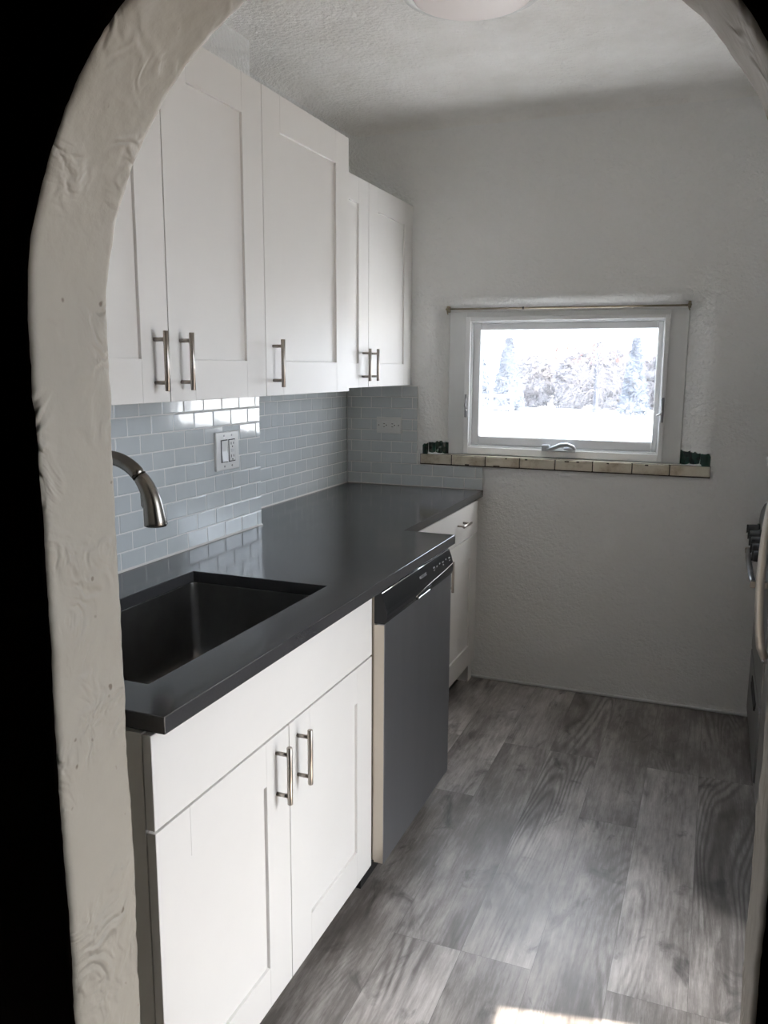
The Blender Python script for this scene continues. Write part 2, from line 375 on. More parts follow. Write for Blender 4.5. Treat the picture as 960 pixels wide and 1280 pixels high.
# baseboard bead along the end wall
b = B(); prism_y(b, [(.47, 0), (1.98, 0), (1.98, .012), (.47, .012)], L - .012, L, .003)
struct('baseboard_end', b, M['board'], 'low white bead where the end wall meets the floor', 'baseboard')

# ------------------------------------------------------------------ tiled backsplashes
def tiles(name, label, plane, fixed, a0, a1, z0, z1, off, holes=(), pitch=(.1045, .0525), cut=None, sgn=1):
    """brick-laid bevelled tiles; plane 'x' = on a wall facing +X, 'y' = on the end wall facing -Y"""
    t = thing(name, label, 'backsplash', (fixed if plane == 'x' else a0, a0 if plane == 'x' else fixed, z0))
    def P(a, d, z): return (fixed - .0075 + d, a, z) if plane == 'x' else (a, fixed + .0075 - d, z)
    g = B()
    def slab(p0, p1, q0, q1):
        if plane == 'x': box(g, fixed - .009, fixed - .0012, p0, p1, q0, q1)
        else: box(g, p0, p1, fixed + .0012, fixed + .009, q0, q1)
    if cut:
        slab(a0, a1, z0, cut[1]); slab(a0, cut[0], cut[1], z1)
    else: slab(a0, a1, z0, z1)
    obj('grout', g, M['grout'], t)
    b = B(); tw, th = pitch; gap = .0026; r = 0; z = z0
    while z < z1 - .006:
        zt = min(z + th - gap, z1); a = a0 - (off + (tw / 2 if r % 2 else 0)) % tw
        while a < a1 - .004:
            lo, hi_ = max(a, a0), min(a + tw - gap, a1 if not cut or zt < cut[1] + .004 else cut[0])
            if hi_ - lo > .008:
                e = .0028; tilt = (random.uniform(-.0004, .0004), random.uniform(-.0004, .0004))
                base = [P(lo, .004, z), P(hi_, .004, z), P(hi_, .004, zt), P(lo, .004, zt)]
                bo = [P(lo, .0060, z), P(hi_, .0060, z), P(hi_, .0060, zt), P(lo, .0060, zt)]
                d = [.0075 + tilt[0] * sa + tilt[1] * sb for sa, sb in ((-1, -1), (1, -1), (1, 1), (-1, 1))]
                tp = [P(lo + e, d[0], z + e), P(hi_ - e, d[1], z + e), P(hi_ - e, d[2], zt - e), P(lo + e, d[3], zt - e)]
                V0, V1, V2 = ([b.verts.new(c) for c in q] for q in (base, bo, tp))
                for q, s in ((V0, V1), (V1, V2)):
                    for i in range(4): b.faces.new((q[i], q[(i + 1) % 4], s[(i + 1) % 4], s[i]))
                b.faces.new(V2)
            a += tw
        z += th; r += 1
    o = obj('tiles', b, M['tile'], t)
    q = B()
    if plane == 'x': prism_y(q, [(fixed - .002, z0 - .0018), (fixed + .0045, z0 - .0018), (fixed + .0005, z0 + .0035), (fixed - .002, z0 + .0035)], a0, a1)
    else: box(q, a0, a1, fixed - .003, fixed + .002, z0 - .0018, z0 + .0028, .001)
    obj('caulk_line', q, M['caulk'], t)
    return t
tiles('tile_backsplash', 'glossy pale grey subway tiles behind the sink and faucet, under the tall wall cabinets', 'x', 0., YK + .008, CH, CT + .002, 1.392, .045)
tiles('tile_backsplash', 'set-back grey subway tiles between chase corner and end wall, under the short wall cabinets', 'x', XL + .009, CH + .003, L - .009, CT + .002, 1.392, .02)
tiles('tile_backsplash', 'low grey subway tiles on the end wall, around the horizontal outlet beside the window', 'y', L - .009, XL + .01, .506, CT + .002, 1.39, .03, cut=(.182, 1.018))

# ------------------------------------------------------------------ handles and shaker doors (all fronts face +X)
def bar_pull(parent, x, y, z, length, vertical=True, label='brushed nickel bar handle'):
    b = B(); h = length / 2; so = .032; r_ = .006; po = length * .36
    ax = Vector((0, 0, 1)) if vertical else Vector((0, 1, 0)); c = Vector((x + so, y, z))
    tube(b, [c - ax * h, c - ax * (h - .001), c + ax * (h - .001), c + ax * h], [r_ * .85, r_, r_, r_ * .85], 18)
    for s in (-1, 1):
        q = c + ax * po * s; tube(b, [q - Vector((so, 0, 0)), q], .0045, 12)
    o = obj('handle', b, M['steel'], parent); o['label'] = label
    return o
def shaker(name, parent, xf, y0, y1, z0, z1, st=.098, rail=.096, th=.0175, rec=.0075):
    b = B(); bv = .0007; g = .00012
    box(b, xf - th, xf, y0, y0 + st, z0, z1, bv); box(b, xf - th, xf, y1 - st, y1, z0, z1, bv)
    box(b, xf - th, xf, y0 + st + g, y1 - st - g, z0, z0 + rail, bv); box(b, xf - th, xf, y0 + st + g, y1 - st - g, z1 - rail, z1, bv)
    box(b, xf - th + .001, xf - rec, y0 + st - .003, y1 - st + .003, z0 + rail - .003, z1 - rail + .003)
    return obj(name, b, M['cab'], parent)

# ------------------------------------------------------------------ sink base cabinet
t = thing('sink_cabinet', 'white shaker double-door base cabinet under the black-grey sink counter, nearest the arch', 'cabinet', (.35, .42, 0))
XF = .670; Y0, Y1 = -.006, .933
b = B()
box(b, 0.0, XF - .0185, Y0 - .001, Y0 + .017, .082, .8815); box(b, 0.0, XF - .0185, Y1 - .019, Y1 - .001, .082, .8815)
box(b, 0.0, XF - .0185, Y0 + .017, Y1 - .019, .082, .1); box(b, 0.0, .012, Y0 + .017, Y1 - .019, .1, .8815)
box(b, XF - .045, XF - .0185, Y0 + .017, Y1 - .019, .858, .8815); box(b, XF - .037, XF - .0185, Y0 + .017, Y1 - .019, .70, .745)
obj('carcass', b, M['cabin'], t)
boxobj('toe_kick', M['toe'], t, .585, .60, Y0, Y1, 0, .081)
boxobj('false_drawer_front', M['cab'], t, XF - .0175, XF, Y0, Y1, .7095, .8795, bev=.0009)
ym = .462
d = shaker('door', t, XF, Y0 + .001, ym - .0015, .086, .7045); bar_pull(d, XF, .404, .6185, .130)
d = shaker('door', t, XF, ym + .0015, Y1, .086, .7045); bar_pull(d, XF, .500, .6175, .130)

# ------------------------------------------------------------------ counter with sink cut-out
SX0, SX1, SY0, SY1 = .172, .580, .108, .840
xs = [XL + .001, -.0085, SX0, .50, .508, SX1, .610, .6935]; ys = [-.043, 0, SY0, SY1, CH + .002, 1.616, L - .0005]
xs = sorted(set(xs)); b = B(); vv = {}
def V(i, j):
    if (i, j) not in vv: vv[(i, j)] = b.verts.new((xs[i], ys[j], .883))
    return vv[(i, j)]
for i in range(len(xs) - 1):
    for j in range(len(ys) - 1):
        cx, cy = (xs[i] + xs[i + 1]) / 2, (ys[j] + ys[j + 1]) / 2
        if SX0 < cx < SX1 and SY0 < cy < SY1: continue
        if cx < -.0085 and cy < CH + .002: continue
        if cx > .508 and cy > 1.616: continue
        if cx > .610 and cy < 0: continue
        b.faces.new((V(i, j), V(i + 1, j), V(i + 1, j + 1), V(i, j + 1)))
ex = bmesh.ops.extrude_face_region(b, geom=list(b.faces))
bmesh.ops.translate(b, verts=[g for g in ex['geom'] if isinstance(g, bmesh.types.BMVert)], vec=(0, 0, CT - .883))
bmesh.ops.recalc_face_normals(b, faces=b.faces)
bmesh.ops.dissolve_limit(b, angle_limit=.01, verts=b.verts, edges=b.edges)
es = [e for e in b.edges if len(e.link_faces) == 2 and e.calc_face_angle() > .5]
bmesh.ops.bevel(b, geom=es, offset=.0018, segments=2, profile=.5, affect='EDGES', clamp_overlap=True)
tag(obj('countertop', b, M['counter'], origin=(.35, 1.3, .883)), 'dark grey quartz countertop with sink cut-out, stepping back beyond the dishwasher', 'countertop')

# undermount sink
t = thing('sink', 'stainless steel undermount sink sunk in the dark countertop', 'sink', ((SX0 + SX1) / 2, (SY0 + SY1) / 2, .66))
b = B(); rings = []
lv = [(.022, .8815), (.003, .8815), (.003, .8795), (.0, .70), (-.004, .680), (-.012, .668), (-.028, .662)]
for o_, z in lv:
    rings.append([b.verts.new((x, y, z)) for x, y in rrect(SX0 - o_, SX1 + o_, SY0 - o_, SY1 + o_, .018 if o_ >= 0 else .018 + .3 * abs(o_), 6)])
for q, s in zip(rings, rings[1:]):
    n = len(q)
    for i in range(n):
        f = b.faces.new((q[i], q[(i + 1) % n], s[(i + 1) % n], s[i])); f.smooth = True
b.faces.new(rings[-1]); obj('basin', b, M['sink'], t)
b = B(); lathe(b, [(.057, .6625), (.055, .6650), (.043, .6648), (.040, .6632), (.012, .6632), (.010, .668), (.004, .669), (0.0001, .669)], .30, .47, 40)
obj('drain', b, M['chrome'], t)

# faucet
FY = .475
t = thing('faucet', 'brushed nickel gooseneck pull-down faucet arching over the sink', 'faucet', (.088, FY, CT))
b = B(); lathe(b, [(.030, CT), (.030, CT + .006), (.024, CT + .010), (.022, CT + .07), (.0165, CT + .085), (.0165, CT + .09)], .088, FY, 32); obj('base', b, M['faucet'], t)
pts = [(.088, FY, CT + .085), (.088, FY, 1.05)]
cx, cz, rr_ = .2055, 1.150, .1175
aend = math.radians(42)
for k in range(25):
    a = PI - (PI - aend) * k / 24; pts.append((cx + rr_ * math.cos(a), FY, cz + rr_ * math.sin(a)))
b = B(); tube(b, pts, .0165, 20); obj('spout', b, M['faucet'], t)
b = B(); pp = []; rads = []
for k in range(12):
    s = k / 11; a = aend * (1 - s) + math.radians(2) * s if s < .55 else None
    ang = aend * (1 - min(1, s / .75))
    pp.append(s)
q = Vector((cx + rr_ * math.cos(aend), FY, cz + rr_ * math.sin(aend))); path = []; dirang = aend; step = .0098
for k in range(13):
    path.append(tuple(q)); rads.append(.0168 + .0095 * (k / 12) ** 1.2)
    tdir = Vector((math.sin(dirang), 0, -math.cos(dirang))); q = q + tdir * step; dirang = max(math.radians(7), dirang - math.radians(4.6))
rads[0] = .0155
path.append((path[-1][0], FY, path[-1][2] - .003)); rads.append(.023)
b = B(); tube(b, path, rads, 24); hd = obj('spray_head', b, M['faucet'], t)
b = B(); pm = path[6]
tube(b, [(pm[0] - .021, FY + .001, pm[2] + .022), (pm[0] - .0215, FY, pm[2] + .012), (pm[0] - .020, FY, pm[2] - .016), (pm[0] - .018, FY, pm[2] - .024)], [.004, .0075, .0075, .004], 12); obj('spray_button', b, M['faucet'], hd)
b = B(); tube(b, [(.105, FY, CT + .05), (.145, FY, CT + .052)], [.011, .010], 14); tube(b, [(.142, FY, CT + .05), (.150, FY - .01, CT + .075), (.155, FY - .015, CT + .125)], [.006, .0055, .004], 12)
obj('lever', b, M['faucet'], t)

# ------------------------------------------------------------------ dishwasher
D0, D1, XD = .9365, 1.5373, .7055
t = thing('dishwasher', 'dark stainless dishwasher with black control panel under the counter', 'dishwasher', (.4, 1.237, 0))
boxobj('tub', M['dwside'], t, .08, XD - .030, D0 + .002, D1 - .002, .10, .872)
boxobj('kick_plate', M['blackm'], t, .62, .635, D0 + .002, D1 - .002, .0, .10)
d = boxobj('door', M['dw'], t, XD - .022, XD, D0, D1, .095, .796, bev=.0025, seg=2); d['label'] = 'dark brushed steel door panel'
boxobj('door_edge', M['dwside'], t, XD - .029, XD - .0015, D0 - .0012, D0 - .0002, .097, .794)
b = B()
prism_y(b, [(XD - .03, .797), (XD, .797), (XD + .005, .808), (XD + .0065, .822), (XD + .005, .835), (XD - .001, .858), (XD - .009, .880), (XD - .012, .882), (XD - .03, .882)], D0 - .001, D1 + .001, .0008)
cp = obj('control_panel', b, M['blackp'], t); cp['label'] = 'glossy black control panel'
b = B(); tube(b, [(XD - .0098, D0 + .002, .8810), (XD - .0098, D1 - .002, .8810)], .0016, 8); obj('top_edge_strip', b, M['chrome'], cp)
b = B(); tube(b, [(XD + .0058, 1.17, .813), (XD + .0068, 1.24, .820), (XD + .0070, 1.34, .825), (XD + .0068, 1.44, .829), (XD + .0055, D1 - .004, .835)], .0011, 8); obj('lip_strip', b, M['steel'], cp)
b = B(); box(b, XD - .004, XD + .0072, 1.185, 1.315, .799, .8165, .002); obj('pocket_handle', b, M['blackm'], cp)
b = B(); box(b, XD + .0070, XD + .0086, 1.190, 1.292, .8015, .8065, .0006); obj('pocket_lip', b, M['chrome'], cp)
def lettering(name, body, size, loc, parent, m, tilt):
    cu = bpy.data.curves.new(name, 'FONT'); cu.body = body; cu.size = size; cu.extrude = .0003
    to = bpy.data.objects.new(name, cu); C.objects.link(to); bpy.context.view_layer.update()
    me = bpy.data.meshes.new_from_object(to.evaluated_get(bpy.context.evaluated_depsgraph_get()))
    bpy.data.objects.remove(to)
    # text X -> world +Y, text Y -> world Z (leaning back with the panel), faces +X
    lean = Vector((-math.sin(tilt), 0, math.cos(tilt)))
    mtx = Matrix(((0, lean.x, math.cos(tilt)), (1, 0, 0), (0, lean.z, math.sin(tilt)))).to_4x4()
    me.transform(Matrix.Translation(Vector(loc) - world_loc(parent)) @ mtx)
    o = bpy.data.objects.new(name, me); C.objects.link(o); o.parent = parent; me.materials.append(m); return o
lettering('logo_lettering', 'FRIGIDAIRE', .0125, (XD + .0005, 1.218, .853), cp, M['print'], .30)
for k, (y, w) in enumerate(((1.345, .014), (1.375, .008), (1.405, .008), (1.435, .012), (1.470, .008), (1.502, .013))):
    b = B(); z = .8555 if k % 2 else .8575
    xk = XD - .0004 - (z - .858) * .33
    box(b, xk - .001, xk + .0006, y, y + w, z, z + .0045, .0003)
    if k in (0, 3, 5): box(b, xk + .0009, xk + .0021, y + .001, y + w - .002, z - .0075, z - .0045, .0003)
    obj('button_mark', b, M['print'], cp)
b = B(); tube(b, [(.640, 1.395, .0), (.640, 1.395, .03)], .006, 10); obj('levelling_foot', b, M['plate'], t)

# ------------------------------------------------------------------ far base cabinet
XB = .504
t = thing('base_cabinet', 'white base cabinet with one drawer beyond the dishwasher, against the end wall', 'cabinet', (.2, 2.12, 0))
boxobj('carcass', M['cabin'], t, XL + .02, XB - .0185, 1.56, 2.600, .1, .8815)
boxobj('toe_kick', M['toe'], t, .40, .415, 1.56, 2.60, 0, .1)
boxobj('filler', M['cab'], t, .30, .475, 2.6005, L - .0135, 0.0, .8815)
boxobj('blank_panel', M['cab'], t, XB - .0175, XB, 1.56, 2.0577, .118, .8785)
d = boxobj('drawer', M['cab'], t, XB - .0175, XB, 2.058, 2.594, .7295, .8785, bev=.0003); bar_pull(d, XB, 2.322, .812, .115, False)
d = shaker('door', t, XB, 2.058, 2.594, .118, .7245); bar_pull(d, XB, 2.120, .630, .130)

# ------------------------------------------------------------------ wall cabinets
ZB, ZT, XW = 1.393, 2.200, .3273
t = thing('wall_cabinet', 'tall white double-door wall cabinet hung over the sink, nearest the arch', 'cabinet', (.15, .5, ZB))
boxobj('carcass', M['cab'], t, -.0085, XW - .0185, .118, .9915, ZB, ZT, bev=.0006)
d = shaker('door', t, XW, .118, .5535, ZB - .0005, ZT); bar_pull(d, XW, .501, 1.484, .131)
d = shaker('door', t, XW, .5565, .9915, ZB - .0005, ZT); bar_pull(d, XW, .598, 1.484, .131)
t = thing('wall_cabinet', 'tall white single-door wall cabinet between the sink cabinet and the shorter set-back one', 'cabinet', (.15, 1.27, ZB))
boxobj('carcass', M['cab'], t, -.0085, XW - .0185, .9945, 1.552, ZB, ZT, bev=.0006)
d = shaker('door', t, XW, .9945, 1.552, ZB - .0005, ZT); bar_pull(d, XW, 1.033, 1.4825, .131)
t = thing('wall_cabinet', 'set-back white double-door wall cabinet in the corner by the end wall', 'cabinet', (-.02, 2.1, ZB))
XW2 = .1462
boxobj('carcass', M['cab'], t, XL + .0005, XW2 - .0185, 1.565, 2.655, ZB, ZT - .006, bev=.0006)
boxobj('filler', M['cab'], t, XW2 - .018, XW2 - .003, 1.565, 1.616, ZB, ZT - .006)
d = shaker('door', t, XW2, 1.618, 2.1505, ZB - .0005, ZT - .006); bar_pull(d, XW2, 2.093, 1.4825, .129)
d = shaker('door', t, XW2, 2.1535, 2.666, ZB - .0005, ZT - .006); bar_pull(d, XW2, 2.178, 1.4825, .129)

# ------------------------------------------------------------------ outlets
def rbox_x(b, x0, x1, y0, y1, z0, z1, bev): box(b, x0, x1, y0, y1, z0, z1, bev, 2)
t = thing('outlet_plate', 'white double plate with rocker switch and outlet on the tiles near the sink', 'outlet', (0, 1.29, 1.2))
oy0, oy1, oz0, oz1 = 1.222, 1.360, 1.138, 1.264
b = B(); rbox_x(b, -.001, .0085, oy0, oy1, oz0, oz1, .003); obj('plate', b, M['plate'], t)
cyS, cyR, czO = oy0 + .0475, oy1 - .0455, (oz0 + oz1) / 2
b = B(); box(b, .008, .0090, cyS - .020, cyS + .020, czO - .037, czO + .037); box(b, .008, .0090, cyR - .020, cyR + .020, czO - .037, czO + .037); obj('insert_gap', b, M['slot'], t)
b = B(); prism_y(b, [(.006, czO - .034), (.0135, czO - .034), (.0100, czO), (.0110, czO + .034), (.006, czO + .034)], cyS - .017, cyS + .017, .0006); obj('rocker_switch', b, M['plate'], t)
b = B(); box(b, .006, .0112, cyR - .017, cyR + .017, czO - .034, czO + .034, .001); rc = obj('receptacle', b, M['plate'], t)
for dz in (-.021, .021):
    boxobj('slot', M['slot'], rc, .0110, .0117, cyR - .0085, cyR - .0060, czO + dz - .002, czO + dz + .007); boxobj('slot', M['slot'], rc, .0110, .0117, cyR + .0055, cyR + .0080, czO + dz - .001, czO + dz + .0065)
    b = B(); tube(b, [(.0108, cyR, czO + dz - .0085), (.0117, cyR, czO + dz - .0085)], .0027, 10); obj('ground_hole', b, M['slot'], rc)
for za, zb in ((-.0045, -.001), (.001, .0045)): boxobj('test_button', M['rim'], rc, .0110, .0122, cyR - .008, cyR + .008, czO + za, czO + zb, bev=.0003)
for yy in (cyS, cyR):
    for zz in (oz0 + .013, oz1 - .013):
        b = B(); tube(b, [(.0080, yy, zz), (.0092, yy, zz)], .0036, 12); obj('screw', b, M['screw'], t)
YE = L - .0165
t = thing('outlet_plate', 'horizontal white outlet plate on the end wall tiles beside the window', 'outlet', (.043, YE, 1.2))
b = B(); box(b, -.021, .106, YE - .0055, YE + .0078, 1.163, 1.240, .003, 2); obj('plate', b, M['plate'], t)
b = B(); box(b, .008, .077, YE - .0072, YE, 1.184, 1.219, .001); rc = obj('receptacle', b, M['plate'], t)
for dx in (-.021, .021):
    cx = .0425 + dx
    for dz in (-.0075, .0070): boxobj('slot', M['slot'], rc, cx - .006, cx + .0025, YE - .0077, YE - .0068, 1.2015 + dz - .0013, 1.2015 + dz + .0013)
    b = B(); tube(b, [(cx + .0095, YE - .0068, 1.2015), (cx + .0095, YE - .0077, 1.2015)], .0028, 10); obj('ground_hole', b, M['slot'], rc)
for cx in (-.008, .093):
    b = B(); tube(b, [(cx, YE - .0050, 1.2015), (cx, YE - .0064, 1.2015)], .0034, 12); obj('screw', b, M['screw'], t)

# ------------------------------------------------------------------ window
YW = 2.732
w1 = thing('window_1', 'white vinyl awning window over a tiled sill in the end wall', 'window', (.83, YW, 1.075)); w1['kind'] = 'structure'
def frame_y(name, x0, x1, z0, z1, wl, wr, wb, wt, y0, y1, m, parent, bev=.002):
    b = B(); box(b, x0, x0 + wl, y0, y1, z0, z1, bev); box(b, x1 - wr, x1, y0, y1, z0, z1, bev)
    box(b, x0 + wl - .0005, x1 - wr + .0005, y0 + .0002, y1, z0, z0 + wb, bev); box(b, x0 + wl - .0005, x1 - wr + .0005, y0 + .0002, y1, z1 - wt, z1, bev)
    return obj(name, b, m, parent)
frame_y('casing', .312, 1.357, 1.070, 1.724, .080, .075, .022, .026, YW, YW + .09, M['board'], w1)
frame_y('frame', .391, 1.283, 1.074, 1.703, .024, .020, .034, .020, YW - .012, YW + .075, M['vinyl'], w1)
frame_y('frame_stop', .4145, 1.2635, 1.107, 1.6835, .008, .006, .008, .008, YW + .001, YW + .07, M['vinyl'], w1, .001)
sh = frame_y('sash', .422, 1.258, 1.114, 1.676, .036, .024, .044, .033, YW + .016, YW + .062, M['vinyl'], w1, .004)
b = B(); box(b, .455, 1.237, YW + .036, YW + .042, 1.155, 1.646); obj('glass', b, M['glass'], w1)
# folded crank
b = B(); box(b, .765, .915, YW - .020, YW - .011, 1.080 + .022, 1.080 + .030, .002); box(b, .765, .802, YW - .034, YW - .010, 1.104, 1.133, .004)
tube(b, [(.790, YW - .030, 1.112), (.815, YW - .034, 1.118), (.850, YW - .036, 1.134), (.880, YW - .034, 1.137), (.905, YW - .030, 1.128), (.914, YW - .026, 1.117)], [.007, .009, .009, .0085, .008, .006], 12)
tube(b, [(.865, YW - .026, 1.118), (.890, YW - .028, 1.116), (.912, YW - .024, 1.108)], [.006, .008, .006], 12)
obj('crank_handle', b, M['pewter'], w1)
for x in (.4005, 1.2735):
    b = B(); box(b, x - .006, x + .006, YW - .015, YW - .011, 1.245, 1.352, .002); tube(b, [(x, YW - .016, 1.29), (x, YW - .026, 1.30), (x - .004 if x > 1 else x + .004, YW - .024, 1.335 if x < 1 else 1.345)], [.005, .0045, .0035], 10)
    lt = obj('latch', b, M['latch'], w1)
    b = B(); tube(b, [(x, YW - .016, 1.285), (x - (.022 if x > 1 else -.008), YW - .022, 1.276)], [.004, .003], 10); obj('latch_tip', b, M['chrome'], lt)

# curtain rod across the top of the recess
t = thing('curtain_rod', 'thin brass curtain rod across the top of the window recess', 'curtain rod', (.84, 2.684, 1.732))
b = B(); tube(b, [(.322, 2.684, 1.7365), (.84, 2.684, 1.7345), (1.354, 2.684, 1.7325)], .0042, 12); obj('rod', b, M['rod'], t)
b = B(); tube(b, [(.66, 2.684, 1.7352), (.668, 2.684, 1.7352)], .0055, 12); obj('joint', b, M['blackm'], t)
for x in (.318, 1.357):
    b = B(); box(b, x - .006, x + .006, 2.676, 2.706, 1.722, 1.750, .002); tube(b, [(x, 2.684, 1.7345), (x, 2.664, 1.7345)], [.009, .006], 12); tube(b, [(x - .002, 2.676, 1.722), (x + .002, 2.674, 1.712)], [.003, .002], 8)
    obj('bracket', b, M['rod'], t)

# tiled sill
t = thing('tiled_sill', 'row of stained cream tiles along the front of the window sill', 'sill', (.84, L, 1.07))
jx = [.2, .354, .516, .676, .836, 1.0, 1.167, 1.321, 1.483]
for k in range(8):
    b = B(); box(b, jx[k] + .0018, jx[k + 1] - .0018, L - .013, YW - .0135 if False else 2.7185, 1.027, 1.0705, .003, 2)
    o = obj('tile', b, M['cream'], t)
b = B()
for x, w in ((.70, .012), (.878, .02), (.93, .012), (.61, .008), (1.06, .01), (1.22, .014), (.555, .03), (.42, .02)):
    z = 1.066 if x not in (.555, .42) else 1.030
    box(b, x, x + w, L - .0137, L - .0125, z - .003, z + .0025, .0004)
obj('grime', b, M['stain'], t)
b = B(); box(b, .2, 1.483, L - .0105, L + .001, 1.0225, 1.0715); obj('joint_mortar', b, M['stain'], t)
# green tile remnants standing on both ends of the sill, on the curve of the recess
def splay(t_, left):
    x = .200 + .118 * t_ if left else 1.484 - .133 * t_
    return x, L + .074 * (1 - math.cos(t_ * PI / 2))
for left, label, cuts, hts in ((True, 'broken dark green tile strip at the left end of the window sill', (.06, .29, .53, .76, .985), (.050, .056, .058, .056)),
                               (False, 'broken dark green tile strip at the right end of the window sill', (.02, .33, .64, .93, .99), (.052, .055, .058, .058))):
    t = thing('green_tile_strip', label, 'tile', (splay(.4, left)[0], splay(.4, left)[1], 1.0705))
    for k in range(4):
        a, c = Vector(splay(cuts[k] + .005, left)), Vector(splay(cuts[k + 1] - .005, left))
        dd = (c - a).normalized(); nn = Vector((dd.y, -dd.x)) if left else Vector((-dd.y, dd.x))
        if nn.y > 0: nn = -nn
        b = B(); top = []; nseg = 6
        for i in range(nseg + 1):
            s = i / nseg; p = a.lerp(c, s); h = 1.0705 + hts[k] + random.uniform(-.004, .004) - (.012 if (k == 0 and i == 0) else 0)
            bulge = .004 * math.sin(PI * s)
            f_ = p + nn * (.006 + bulge); r_ = p - nn * .004
            top.append([b.verts.new((q.x, q.y, z)) for q, z in ((f_, 1.0708), (f_, h), (r_, h), (r_, 1.0708))])
        for q, s in zip(top, top[1:]):
            for i in range(4): b.faces.new((q[i], q[(i + 1) % 4], s[(i + 1) % 4], s[i]))
        b.faces.new(top[0]); b.faces.new(top[-1]); obj('tile', b, M['green'], t)

# ------------------------------------------------------------------ ceiling light
LX, LY = .798, 1.318
t = thing('ceiling_light', 'round white flush ceiling light with grey rim, switched off', 'ceiling light', (LX, LY, ZC))
b = B(); lathe(b, [(.196, ZC), (.196, ZC - .040), (.192, ZC - .046), (.166, ZC - .050), (.166, ZC - .01)], LX, LY, 96); obj('rim', b, M['rim'], t)
b = B(); lathe(b, [(.1635, ZC - .03), (.1635, ZC - .052), (.160, ZC - .058), (.145, ZC - .064), (.11, ZC - .070), (.06, ZC - .074), (.0001, ZC - .0755)], LX, LY, 96); obj('lens', b, M['lens'], t)
b = B(); tube(b, [(LX - .03, LY + .187, ZC - .040), (LX - .012, LY + .193, ZC - .040)], .004, 8); obj('clip', b, M['screw'], t)

# ------------------------------------------------------------------ range
RX = 1.695; R0, R1 = 1.930, 2.655
t = thing('range', 'stainless range with black front knobs, on the right against the end wall', 'range', (2.0, 2.29, 0))
boxobj('body', M['range'], t, RX + .03, XR - .01, R0, R1, .02, .905, bev=.003)
boxobj('cooktop', M['blackp'], t, RX + .02, XR - .012, R0, R1, .905, .918, bev=.003)
b = B(); prism_y(b, [(RX + .03, .775), (RX - .006, .775), (RX - .010, .80), (RX - .012, .86), (RX - .008, .90), (RX + .004, .930), (RX + .018, .940), (RX + .03, .938)], R0, R1, .002); cp = obj('front_panel', b, M['range'], t)
b = B(); lathe(b, [], 0, 0) if False else None
for k in range(5):
    y = R0 + .098 + k * .133
    b = B(); lathe(b, [(.024, RX - .010), (.024, RX - .020), (.020, RX - .022), (.0185, RX - .050), (.016, RX - .054), (.0001, RX - .054)], 0, y, 24, 'X', .838)
    box(b, RX - .060, RX - .050, y - .003, y + .003, .822, .856, .001)
    kn = obj('knob', b, M['blackm'], cp)
    b = B(); tube(b, [(RX - .0545, y, .846), (RX - .0608, y, .846)], .0025, 8); obj('indicator', b, M['chrome'], kn)
d = boxobj('oven_door', M['range'], t, RX, RX + .03, R0 + .003, R1 - .003, .325, .765, bev=.004, seg=2)
b = B(); tube(b, [(RX - .046, R0 + .075, .742), (RX - .050, R0 + .2, .742), (RX - .050, R1 - .2, .742), (RX - .046, R1 - .04, .742)], .010, 14); hb = obj('handle', b, M['range'], d)
for y in (R0 + .085, R1 - .05):
    b = B(); box(b, RX - .058, RX, y - .012, y + .012, .730, .754, .003); obj('handle_mount', b, M['steel'], hb)
d = boxobj('storage_drawer', M['range'], t, RX, RX + .03, R0 + .003, R1 - .003, .05, .312, bev=.004, seg=2)
b = B(); box(b, RX - .0035, RX + .002, R0 + .18, R1 - .24, .255, .275, .001); box(b, RX - .006, RX + .002, R0 + .2, R1 - .26, .238, .257, .001); obj('pull_recess', b, M['blackm'], d)
boxobj('plinth', M['blackm'], t, RX + .05, RX + .07, R0 + .01, R1 - .01, 0, .05)

# ------------------------------------------------------------------ refrigerator (only its far edge shows beside the arch)
FX = 1.700; F0, F1 = 1.16, 1.915
t = thing('refrigerator', 'stainless refrigerator with bowed bar handles, beside the range at right', 'refrigerator', (2.0, 1.54, 0))
boxobj('body', M['range'], t, FX + .06, XR - .01, F0, F1 - .004, .05, 1.70, bev=.004)
boxobj('plinth', M['blackm'], t, FX + .08, FX + .1, F0 + .01, F1 - .01, 0, .05)
d1 = boxobj('refrigerator_door', M['fridge'], t, FX, FX + .055, F0, F1 - .004, .06, 1.150, bev=.008, seg=3)
d2 = boxobj('freezer_door', M['fridge'], t, FX, FX + .055, F0, F1 - .004, 1.165, 1.70, bev=.008, seg=3)
def bow(parent, z0, z1, y):
    pts = []; rads = []
    for k in range(15):
        s = k / 14; pts.append((FX - .006 - .034 * math.sin(PI * s) ** .45, y, z0 + (z1 - z0) * s)); rads.append(.0135)
    b = B(); tube(b, pts, rads, 16); h = obj('handle', b, M['bar'], parent); h['label'] = 'bowed stainless bar handle'
    for z in (z0, z1):
        b = B(); tube(b, [(FX, y, z), (FX - .016, y, z)], [.014, .012], 16); obj('handle_mount', b, M['chrome'], h)
bow(d1, .53, 1.11, F1 - .062); bow(d2, 1.215, 1.62, F1 - .062)
t = thing('magnet_clip', 'small white and tan clip stuck on the refrigerator door edge', 'magnet', (FX - .02, F1 - .06, 1.18))
b = B(); box(b, FX - .048, FX, F1 - .078, F1 - .050, 1.168, 1.186, .003); obj('clip_body', b, M['dwside'], t)
b = B(); box(b, FX - .052, FX - .002, F1 - .080, F1 - .048, 1.1865, 1.198, .003); obj('clip_top', b, M['plate'], t)

